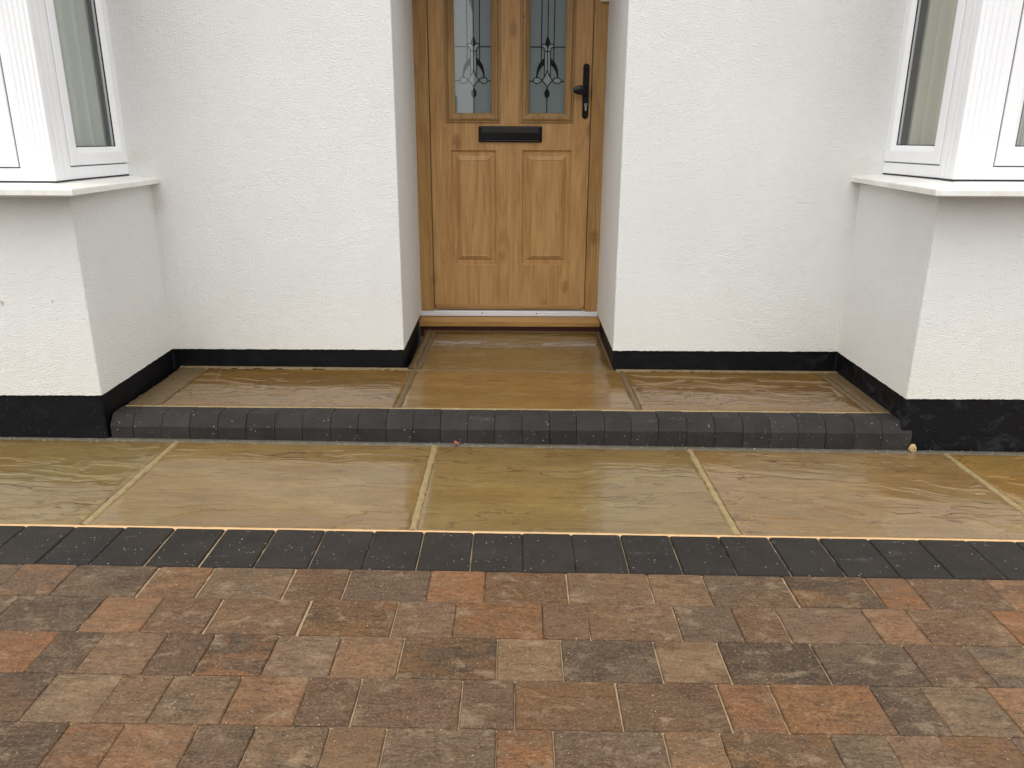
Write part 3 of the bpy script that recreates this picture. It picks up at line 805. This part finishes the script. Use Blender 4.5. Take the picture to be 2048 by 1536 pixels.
# one low-poly block mesh per size: chamfered, with worn corners
def block_mesh(w_, d_, h=.05, ch=.0030, rc=.0045, mat=None, seed=0):
    r = random.Random(seed)
    def loop(ins, z):
        pts = []
        for sx, sy in ((-1, -1), (1, -1), (1, 1), (-1, 1)):
            cx, cy = sx*(w_/2-ins-rc), sy*(d_/2-ins-rc)
            a0 = math.atan2(sy, sx)
            for da in (-.6, .0, .6):
                pts.append((cx+rc*math.cos(a0+da)*1.2, cy+rc*math.sin(a0+da)*1.2, z))
            # an extra point along the side, nudged for an uneven edge
        out = []
        n = len(pts)
        for i, p in enumerate(pts):
            out.append(p)
            if i % 3 == 2:
                q = pts[(i+1) % n]
                for t in (.33, .66):
                    out.append((p[0]+(q[0]-p[0])*t + r.uniform(-.0005, .0005), p[1]+(q[1]-p[1])*t + r.uniform(-.0005, .0005), z + r.uniform(-.0004, .0002)))
        return out
    A = loop(ch, 0); r = random.Random(seed); Bq = loop(ch*.3, -ch*.75); r = random.Random(seed); Cq = loop(0, -ch*1.9); r = random.Random(seed); D = loop(0, -h)
    n = len(A); V = A+Bq+Cq+D; F = [tuple(range(n))]
    for k in range(3): F += [(k*n+i, (k+1)*n+i, (k+1)*n+(i+1) % n, k*n+(i+1) % n) for i in range(n)]
    me = bpy.data.meshes.new('paving_block'); me.from_pydata(V, [], F); me.materials.append(mat)
    bm = bmesh.new(); bm.from_mesh(me); bmesh.ops.recalc_face_normals(bm, faces=bm.faces); bm.to_mesh(me); bm.free()
    return me
def srgb(r, g, b, k=1.0):
    f = lambda c: (c/255/12.92 if c <= 10 else ((c/255+.055)/1.055)**2.4)*k
    return (f(r), f(g), f(b))
K = .70
PAL = {'O': (152, 106, 70), 'o': (158, 121, 90),
       'G': (110, 99, 87), 'g': (130, 116, 101), 'D': (76, 66, 57), 'B': (118, 93, 72), 'b': (98, 77, 61), 
       'T': (140, 116, 92), 'P': (112, 92, 80), 'p': (130, 108, 93), 'L': (156, 135, 108), 'K': (154, 122, 100), 'Y': (130, 98, 64)}
PAL = {k: tuple(a*.74+b*.26 for a, b in zip(v, (112, 84, 60))) for k, v in PAL.items()}
PAL = {k: srgb(*v, K) for k, v in PAL.items()}
drive_me = None
dbed, _ = bed('driveway', -2.75, 2.75, -1.6, 1.958, -.0056, SAND, GX, .009, .0022, 2)
dbed.matrix_world = Matrix.Rotation(PHI, 4, 'Z') @ Matrix.Rotation(-math.atan(GX), 4, 'Y')
tag(dbed, kind='structure')
meshes = {}
def get_mesh(w_, d_, mat, var):
    key = (round(w_, 3), round(d_, 3), mat.name, var)
    if key not in meshes: meshes[key] = block_mesh(w_, d_, mat=mat, seed=hash(key) % 9999 if False else (var*131+int(w_*1000)))
    return meshes[key]
def lay(parent, name, x, y, w_, d_, mat, color, accent=None, z=0.0, tilt=.0022, var=0):
    o = bpy.data.objects.new(name, get_mesh(w_, d_, mat, var)); C.objects.link(o); o.parent = parent
    o.location = (x, y, z+rng.uniform(-.0011, .0011))
    o.rotation_euler = (rng.gauss(0, tilt), rng.gauss(0, tilt), rng.gauss(0, .0022))
    o.color = (*color, 1)
    if accent: o['accent'] = [float(a) for a in accent]
    return o
rows = [
 ([-1.2487, -1.1157, -.9048, -.7633, -.5548, -.4122, -.2065, -.0706, .1363, .3441, .4831, .6912, .9003, 1.0082, 1.2083], 'GO GD oB GT Bb GP Oo BY TB TB GB DY OB BP oB'),
 ([-1.1773, -.972, -.8326, -.6921, -.4804, -.271, -.1341, .0707, .1738, .3821, .521, .6238, .8342, .9364, 1.1417], 'GD oT BP BT YD Tp YO Bp BT GP Bb pG Ko BT OB'),
 ([-1.0012, -.902, -.765, -.6575, -.517, -.3792, -.2394, -.0321, .1058, .3129, .4538, .6617, .8671, 1.0029], 'DP pT bP DO pg To DY TL GD LB DD DG PB GL'),
 ([-.9312, -.7943, -.6915, -.5524, -.4123, -.3076, -.0993, .0043, .2116, .4188, .5262, .7323, .8349, .9713], 'gL BT TG oB bP Pb BP YB bB OB YO DG GL oT'),
 ([-.8283, -.7259, -.5867, -.48, -.3405, -.2343, -.0279, .0767, .2849, .3901, .5971, .7013, .8018, .9342], 'BO oB DP TG TO GP OB PG oT YD GL pK BY PG')]
SIZES = (.200, .134, .100)
def near_size(w_): return min(SIZES, key=lambda s: abs(s+.0055-w_))
XMAX = 2.35
yb0 = [1.7529, 1.6166, 1.4758, 1.3369, 1.1980, 1.0590, .9200, .7810]
codes_all = list(PAL)
def rand_code():
    return rng.choice(['GD', 'oB', 'BT', 'PB', 'TL', 'DY', 'OB', 'YB', 'GP', 'Bp', 'bP', 'KT', 'GT', 'BP', 'BY'])
count = 0
for ri in range(len(yb0)-1):
    y1, y0 = yb0[ri], yb0[ri+1]; yc = (y1+y0)/2; dd = .1364
    joints, codes = (list(rows[ri][0]), rows[ri][1].split()) if ri < len(rows) else ([rng.uniform(-.1, .1)], [])
    blocks = [(a, b, c) for a, b, c in zip(joints[:-1], joints[1:], codes)]
    first_code = codes[-1] if len(codes) >= len(joints) else rand_code()
    x = joints[-1]; k = 0
    while x < XMAX:
        wz = rng.choice((.2055, .2055, .1395, .1395, .1055)) if not (ri < 5 and k == 0) else .2055
        blocks.append((x, x+wz, first_code if k == 0 else rand_code())); x += wz; k += 1
    x = joints[0]; k = 0
    while x > -XMAX:
        wz = rng.choice((.2055, .1395, .1395, .1055))
        c = {0: 'GB', 1: 'PG', 2: 'Oo', 3: 'DB', 4: 'bD'}.get(ri, 'BT') if k == 0 else rand_code()
        if k == 0: wz = .1395 if ri != 1 else .2055
        blocks.append((x-wz, x, c)); x -= wz; k += 1
    for a, b, c in blocks:
        s = near_size(b-a)
        var = rng.randrange(3)
        f = rng.uniform(.92, 1.08)
        A = tuple(q*f for q in PAL[c[0]]); Bc = tuple(q*f for q in PAL[c[1]])
        o = lay(dbed, 'paving_block', (a+b)/2, yc, s+.0028, dd, BLOCK, A, Bc, var=var)
        if rng.random() < .5 and False: pass
        count += 1
# charcoal edging course
EX = [-1.2279, -1.0894, -.9496, -.8072, -.6661, -.5263, -.3881, -.2505, -.1094, .0266, .1626, .2999, .4401, .5783, .7175, .8593, .9986, 1.1377, 1.2725]
while EX[-1] < 2.4: EX.append(EX[-1]+.1390)
while EX[0] > -2.4: EX.insert(0, EX[0]-.1390)
for a, b in zip(EX[:-1], EX[1:]):
    v = rng.uniform(.86, 1.14); t_ = rng.uniform(-.02, .02)
    lay(dbed, 'edging_block', (a+b)/2, (1.7529+1.9552)/2+.001, .1348, .1995, CHAR, (v*.9+t_, v*.86, v*.82-t_), z=.0012, tilt=.0016, var=rng.randrange(3))
# the rest of the driveway towards the road: too near or behind the camera, one joined part
rest = MB(); y = .7810
BLK_REST = m_plain('driveway_rest_brown', (.105, .078, .06), .8)
while y > -1.5:
    x = -2.3 - rng.uniform(0, .15)
    while x < 2.35:
        wz = rng.choice((.2055, .1395, .1055))
        h = rng.uniform(-.0006, .0006)
        rest.box(x+.003, x+wz-.003, y-.1365, y-.0025, -.04, h); x += wz
    y -= .139
o = rest.build('paving_block', BLK_REST, dbed); tag(o, kind='stuff')

# ---- path of sandstone slabs
pbed, _ = bed('path', -2.7, 2.7, 1.953, 2.66, -.0065, MORTAR, GX, .02, .001, 4)
pbed.matrix_world = Matrix.Rotation(PHI, 4, 'Z') @ Matrix.Rotation(-math.atan(GX), 4, 'Y')
tag(pbed, kind='structure')
def slab(parent, name, x0, x1, y0, y1, seed, color, z=0.0, step=.0034, relief=1.0, ang=0.0, dens=1.0):
    w_, d_ = x1-x0, y1-y0
    nx, ny = int(w_/step)+1, int(d_/step)+1
    X, Y = np.meshgrid(np.linspace(-w_/2, w_/2, nx), np.linspace(-d_/2, d_/2, ny), indexing='ij')
    ca, sa = math.cos(ang), math.sin(ang)
    U, W = X*ca+Y*sa, -X*sa+Y*ca
    wx = fbm(U*2.4, W*4, seed=seed+50, octaves=3)*.20
    wy = fbm(U*3.0, W*5, seed=seed+60, octaves=3)*.055
    base = fbm(U*1.1, W*3.0, seed=seed, octaves=3)
    # laminations: stacked thin layers with sharp, broken edges running mostly lengthwise
    t = (fbm((U+wx)*1.5, (W+wy)*7.5, seed=seed+7, octaves=5, gain=.55))*4.2*dens
    fl_ = np.floor(t); fr = t-fl_
    stp = fl_ + np.clip((fr-.90)/.10, 0, 1)
    t2 = (fbm((U+wx)*3.1, (W+wy)*16, seed=seed+17, octaves=4, gain=.6))*3.2*dens
    f2 = np.floor(t2); stp2 = f2 + np.clip((t2-f2-.88)/.12, 0, 1)
    mask = np.clip(fbm(U*1.7, W*3, seed=seed+90, octaves=2)*2.2+.35, 0, 1)
    hsh = _hash(fl_, fl_*0, fl_*0, seed+5)
    edge1 = ((fr > .90)).astype(float); 
    tiltk = _hash(fl_+31, fl_*0, fl_*0, seed+9)*.0085
    Z = .72*relief*(.0012*base + .0016*stp + .0006*stp2*mask + tiltk*Y + .00020*fbm(U*25, W*70, seed=seed+3, octaves=3))
    Z -= Z.mean()
    e = np.minimum(np.minimum(X+w_/2, w_/2-X), np.minimum(Y+d_/2, d_/2-Y))
    jag = fbm(X*40, Y*40, seed=seed+33, octaves=3)
    Z = Z*np.clip(e/.03, .25, 1) - .0030*np.exp(-np.clip(e+.002*jag, 0, 1)/.0045)
    Z = np.clip(Z, -.0058, .0065)
    ox = .0016*vnoise(Y*30, X*0+seed, seed=seed); oy = .0016*vnoise(X*30, Y*0+seed, seed=seed+1)
    near = np.clip(1-e/.02, 0, 1)
    P = np.stack([X+ox*near, Y+oy*near, Z], -1)
    # skirt
    Pp = np.zeros((nx+2, ny+2, 3)); Pp[1:-1, 1:-1] = P
    Pp[0, 1:-1] = P[0]; Pp[-1, 1:-1] = P[-1]; Pp[1:-1, 0] = P[:, 0]; Pp[1:-1, -1] = P[:, -1]
    Pp[0, 0] = P[0, 0]; Pp[0, -1] = P[0, -1]; Pp[-1, 0] = P[-1, 0]; Pp[-1, -1] = P[-1, -1]
    for sl_ in ((0, slice(None)), (-1, slice(None)), (slice(None), 0), (slice(None), -1)): Pp[sl_+(2,)] = -.025
    o = grid_obj(name, Pp, STONE, parent)
    o.location = ((x0+x1)/2, (y0+y1)/2, z)
    o.color = (*color, 1)
    brk = np.clip(fbm(U*5, W*9, seed=seed+70, octaves=3)*2.5+.25, 0, 1)
    ck = np.zeros((nx+2, ny+2)); ck[1:-1, 1:-1] = np.maximum(edge1*brk, ((t2-f2) > .88)*mask*brk*.7)
    ly = np.zeros((nx+2, ny+2)); ly[1:-1, 1:-1] = np.clip(hsh*.8+.2, 0, 1)
    for nm, ar in (('crack', ck), ('layer', ly)):
        at = o.data.attributes.new(nm, 'FLOAT', 'POINT'); at.data.foreach_set('value', ar.reshape(-1).astype(np.float32))
    return o
def joint(parent, x0, x1, y0, y1, z, mat, seed, along='y', name='mortar_joint', dome=.0022, step=.004, ragged=.0018, skew=0.0):
    """a pointed strip of mortar: domed across, tooled grooves at its edges, ragged outline"""
    if along == 'y': L, Wd = y1-y0, x1-x0
    else: L, Wd = x1-x0, y1-y0
    nl = max(2, int(L/step)); nw = 9 if Wd < .045 else max(9, int(Wd/.005))
    S, T = np.meshgrid(np.linspace(-L/2, L/2, nl), np.linspace(-1, 1, nw), indexing='ij')
    h = dome*(1-T**2) - .0022*np.exp(-((T-.74)/.09)**2) - .0014*np.exp(-((T+.78)/.10)**2)
    h += .0009*fbm(S*60, T*4, seed=seed, octaves=3)
    edge = abs(T)**6
    h -= .0045*edge
    Wv = T*Wd/2 + edge*np.sign(T)*ragged*vnoise(S*70, T*0, seed=seed+2)*1.5 + edge*np.sign(T)*ragged*vnoise(S*19, T*0, seed=seed+5)
    if along == 'y': P = np.stack([Wv + S*skew, S, h], -1)
    else: P = np.stack([S, Wv + S*skew, h], -1)
    o = grid_obj(name, P, mat, parent)
    o.location = ((x0+x1)/2, (y0+y1)/2, z)
    return o
YF, YBK = 1.9680, 2.600
J = [-2.1480, -1.2163, -.2840, .6375, 1.5628, 2.4900]
tint = [(1.0, 1.0, .92), (.95, .98, .92), (1.02, 1.0, .96), (.98, 1.01, .98), (1.04, .97, 1.0), (1.13, 1.0, .66), (1, 1, 1)]
edges = [-2.6] + J + [2.62]
for i, (a, b) in enumerate(zip(edges[:-1], edges[1:])):
    slab(pbed, 'paving_slab', a+.0115, b-.0115, YF, YBK, 100+13*i, tint[i], relief=[1, 1.25, .8, .75, 1.15, 1.2, 1][i], ang=[0, .02, 0, .03, -.17, .12, 0][i], dens=[1, 1.2, .75, .7, 1.1, 1, 1][i])
for i, x in enumerate(J):
    joint(pbed, x-.0130, x+.0130, YF, YBK+.004, -.0016, MORTAR, 300+i, ragged=.0034)
joint(pbed, -2.6, 2.6, 1.9520, YF+.004, -.0022, SAND_OR, 321, 'x', 'sand_joint', dome=.0018, step=.004, ragged=.0050)
joint(pbed, -2.6, 2.6, YBK-.004, 2.634, -.0014, MORTAR_GREY, 322, 'x', 'mortar_joint', dome=.0040, step=.005, ragged=.003)

# ---- doorstep
sme = bpy.data.meshes.new('doorstep')
step_ = frame('doorstep', GT)
tag(step_, 'low raised doorstep of wet brown sandstone slabs edged with charcoal kerb blocks', 'step')
ZT = .0965
KX = [-1.4585, -1.3773, -1.2726, -1.1732, -1.0702, -.9689, -.8649, -.7645, -.6622, -.5635, -.462, -.365, -.265, -.1672, -.0683, .0307, .1307, .2279, .3288, .4262, .5254, .6265, .7285, .8306, .9291, 1.0294, 1.1298, 1.2339, 1.3343, 1.4404]
YK = 2.6215
def kerb_mesh(w_, mat, seed):
    r = random.Random(seed)
    prof = [(0, -.04), (0, .0555), (.0012, .0580), (.0035, .0605), (.0215, .0850), (.0265, .0905), (.0310, .0940), (.0375, .0960), (.0450, .0965), (.1040, .0965), (.1060, .0955), (.1060, -.04)]
    V = []; cols = [(-.5, .0012), (-.5+.0010/w_, .0), (-.17, 0), (.17, 0), (.5-.0010/w_, 0), (.5, .0012)]
    for t, inn in cols:
        for k, (y, z) in enumerate(prof):
            jy = r.uniform(-.0004, .0004) if inn == 0 else 0
            V.append((t*w_, y+inn*(1 if y < .1 else -1)+jy, z-inn*(1 if z > .09 else .3 if z > 0 else 0)+jy*.6))
    n = len(prof); F = []
    for a in range(len(cols)-1):
        for i in range(n-1): F.append((a*n+i, a*n+i+1, (a+1)*n+i+1, (a+1)*n+i))
    F += [tuple(range(n)), tuple(range((len(cols)-1)*n, len(cols)*n))]
    me = bpy.data.meshes.new('kerb_block'); me.from_pydata(V, [], F); me.materials.append(mat)
    bm = bmesh.new(); bm.from_mesh(me); bmesh.ops.recalc_face_normals(bm, faces=bm.faces); bm.to_mesh(me); bm.free()
    return me
for i, (a, b) in enumerate(zip(KX[:-1], KX[1:])):
    gap = .0012
    o = bpy.data.objects.new('kerb_block', kerb_mesh(b-a-gap, CHAR, i)); C.objects.link(o); o.parent = step_
    o.location = ((a+b)/2 + .0, YK+rng.uniform(-.0012, .0012), rng.uniform(-.0010, .0010))
    o.rotation_euler = (rng.gauss(0, .002), rng.gauss(0, .002), rng.gauss(0, .005))
    v = rng.uniform(.85, 1.15); o.color = (v*.95, v*1.0, v*1.1, 1)
# bed under the step
g = MB(); g.box(-1.46, 1.44, 2.66, 3.27, -.05, ZT-.008).box(-.468, .458, 3.26, 4.0, -.05, ZT-.0085)
g.build('step_bed', MORTAR_WET, step_)
slab(step_, 'paving_slab', -1.3330, -.4480, 2.7440, 3.2380, 501, (.76, .61, .33), z=ZT, relief=1.25, dens=1.15)
slab(step_, 'paving_slab', -.4240, .4580, 2.7440, 3.2400, 517, (.88, .74, .48), z=ZT, relief=.75, dens=.8)
slab(step_, 'paving_slab', .4830, 1.3260, 2.7400, 3.2500, 535, (.76, .61, .36), z=ZT, relief=1.45, ang=-.07, dens=1.3)
slab(step_, 'paving_slab', -.4080, .4300, 3.2560, 3.9500, 551, (.72, .68, .50), z=ZT, relief=.9, dens=.9)
joint(step_, -.4500, -.4220, 2.738, 3.244, ZT-.0008, MORTAR_WET, 600, dome=.0016)
joint(step_, .4560, .4850, 2.738, 3.250, ZT-.0008, MORTAR_WET, 601, dome=.0016)
joint(step_, -1.4600, -1.3310, 2.740, 3.256, ZT-.0015, MORTAR_WET, 602, dome=.0020, ragged=.004, skew=.0)
joint(step_, 1.3240, 1.3520, 2.736, 3.262, ZT-.0006, MORTAR_WET, 603, dome=.0020)
joint(step_, 1.3500, 1.4360, 2.736, 3.262, ZT-.0015, MORTAR_WET, 604, dome=.0025, ragged=.004)
joint(step_, -1.45, 1.43, 2.7270, 2.7450, ZT-.0012, MORTAR, 605, 'x', dome=.0012, step=.004)
joint(step_, -1.455, -.462, 3.2330, 3.2640, ZT, MORTAR_EDGE, 606, 'x', dome=.0050, ragged=.009)
joint(step_, .445, 1.42, 3.2430, 3.2720, ZT, MORTAR_EDGE, 607, 'x', dome=.0050, ragged=.009)
joint(step_, -.462, .450, 3.2390, 3.2570, ZT-.0012, MORTAR_WET, 608, 'x', dome=.0010)
joint(step_, -.4620, -.4320, 3.254, 3.975, ZT, MORTAR_WET, 609, dome=.0030, ragged=.003)
joint(step_, -.4340, -.4060, 3.254, 3.955, ZT-.001, MORTAR_WET, 610, dome=.0014)
joint(step_, .4280, .4460, 3.254, 3.955, ZT-.001, MORTAR_WET, 611, dome=.0014)
joint(step_, .4440, .4640, 3.254, 3.975, ZT, MORTAR_WET, 612, dome=.0030, ragged=.003)
joint(step_, -.47, .47, 3.948, 3.990, ZT-.002, MORTAR_WET, 613, 'x', dome=.0020)

# ------------------------------------------------------------------ small things
# red leaf lying against the kerb
V = []; F = []
nl = 11
for i in range(nl):
    a = -.2 + i*(math.pi+.4)/(nl-1)
    r = .016*(1 if i % 2 else .55)
    V.append((r*math.cos(a), -r*math.sin(a)*.7, .004+.009*abs(math.cos(a*1.7))))
V.append((0, .002, .006)); V.append((-.001, .010, .016))
for i in range(nl-1): F.append((nl, i, i+1))
F += [(nl, nl-1, nl+1), (nl, nl+1, 0)]
LEAFM = m_plain('dry_red_leaf', (.30, .085, .060), .55)
o = obj('fallen_leaf', V, F, LEAFM); o.location = (-.194, 2.600, .004); o.rotation_euler = (.2, .1, .6)
sol = o.modifiers.new('thickness', 'SOLIDIFY'); sol.thickness = .0008
tag(o, 'small curled reddish dead leaf lying against the foot of the kerb', 'leaf')
# crumbly lump at the right end of the kerb
me = bpy.data.meshes.new('mortar_lump'); bm = bmesh.new(); bmesh.ops.create_icosphere(bm, subdivisions=4, radius=1)
co = np.array([v.co for v in bm.verts]); nn = fbm(co[:, 0]*3.1, co[:, 1]*3.1, co[:, 2]*3.1, 5, 4, .65)
for v, k in zip(bm.verts, nn): v.co = Vector((v.co.x*.0125, v.co.y*.010, v.co.z*.016))*(1+.45*k)
bm.to_mesh(me); bm.free(); me.materials.append(m_mortar('yellow_crumbly_mortar', (.60, .46, .22), (.40, .28, .12), 0.1))
o = link('mortar_lump', me, None, None, False); o.location = (1.4585, 2.603, -.001)
tag(o, 'crumbly yellow lump of mortar between the right end of the kerb and the black plinth', 'mortar lump')
# loose grit: sand grains swept over blocks and kerb
gr = MB()
def grain(x, y, z, s):
    a = rng.uniform(0, 6.28); c, d = math.cos(a)*s, math.sin(a)*s
    gr.add([(x+c, y+d, z), (x-d, y+c, z), (x-c*.8, y-d, z), (x+d, y-c*.7, z), (x, y, z+s*.9)], [(0, 1, 4), (1, 2, 4), (2, 3, 4), (3, 0, 4)])
def gz(x): return GX*x
for _ in range(520):
    x = rng.uniform(-1.6, 1.6); y = rng.uniform(.95, 1.94); grain(x, y, gz(x)+.0012, rng.choice((.0006, .0008, .0011)))
for _ in range(170):
    x = rng.uniform(-2.2, 2.2); y = rng.gauss(2.606, .010); grain(x, y, gz(x)+.0025, rng.uniform(.0008, .0022))
for _ in range(110):
    x = rng.uniform(-1.4, 1.4); grain(x, rng.uniform(2.665, 2.72), ZT+GT*x+.0008, rng.choice((.0006, .0009)))
o = gr.build('sand_grains', m_plain('pale_grit', (.55, .50, .42), .8)); tag(o, 'loose pale sand grains scattered over the paving', None, None, 'stuff')

# ================================================================== BEYOND THE FRAME (seen only in the door glass and the wet stone)
ASPH = m_plain('pale_bounce_ground', (.16, .158, .15), .9)  # unseen road ground, its colour lightened to bounce light into the door reveals
gm = MB(); gm.add([(-150, -150, -.09), (150, -150, -.09), (150, 150, -.09), (-150, 150, -.09)], [(0, 1, 2, 3)])
o = gm.build('ground', ASPH); tag(o, kind='structure')
BRK = m_plain('grey_brick_wall', (.06, .06, .064), .85); RT = m_plain('slate_roof', (.09, .095, .105), .7)
oh = bpy.data.objects.new('neighbouring_house', None); C.objects.link(oh); oh.location = (4, -18, -.09)
tag(oh, 'grey two storey house across the road, reflected in the door glass', 'house')
def op(b, n, m_): o = b.build(n, m_); o.parent = oh; o.matrix_parent_inverse = Matrix.Translation(-oh.location)
b = MB(); b.box(-1.0, 9, -22, -14, -.09, 5.2); op(b, 'wall', BRK)
b = MB(); b.add([(-1.3, -22.3, 5.1), (-1.3, -13.7, 5.1), (9.3, -13.7, 5.1), (9.3, -22.3, 5.1), (2.0, -18, 7.8), (6.0, -18, 7.8)], [(0, 1, 2, 3), (0, 1, 4), (1, 2, 5, 4), (2, 3, 5), (3, 0, 4, 5)]); op(b, 'roof', RT)
for x in (2.6, 6.2):
    for z in (.9, 3.4):
        b = MB(); b.box(x, x+1.5, -14.0, -13.96, z, z+1.2); op(b, 'window', BRK)
# hedge and bare tree to the left of it
HG = m_plain('hedge_green', (.05, .065, .035), .9)
X, Z = np.meshgrid(np.linspace(-12, -1.4, 160), np.linspace(0, 1, 24), indexing='ij')
hgz = 2.12 + .22*fbm(X*1.3, X*0, seed=4)
P = np.stack([X, -13.2 + .25*fbm(X*3, Z*5, seed=8, octaves=4) - .4*Z**3, -.09 + Z*hgz], -1)
o = grid_obj('hedge', P, HG); tag(o, 'dark clipped hedge across the road, reflected in the door glass', 'hedge')
tr = MB()
def twig(p, d, L, r, k):
    q = p + d*L
    a = d.orthogonal().normalized(); b2 = d.cross(a)
    base = len(tr.V)
    for c, rr in ((p, r), (q, r*.7)):
        for j in range(4): tr.V.append(tuple(c + a*rr*math.cos(j*1.57) + b2*rr*math.sin(j*1.57)))
    tr.F += [(base+j, base+(j+1) % 4, base+4+(j+1) % 4, base+4+j) for j in range(4)]
    if k:
        for _ in range(3 if k > 1 else 4):
            twig(q, (d + Vector((rng.gauss(0, .45), rng.gauss(0, .45), rng.gauss(.05, .35)))).normalized(), L*.74, r*.62, k-1)
twig(Vector((-3.1, -17, -.1)), Vector((0, 0, 1)), .9, .07, 5)
o = tr.build('bare_tree', m_plain('bark', (.07, .06, .05), .9)); tag(o, 'small bare winter tree across the road, reflected in the door glass', 'tree')
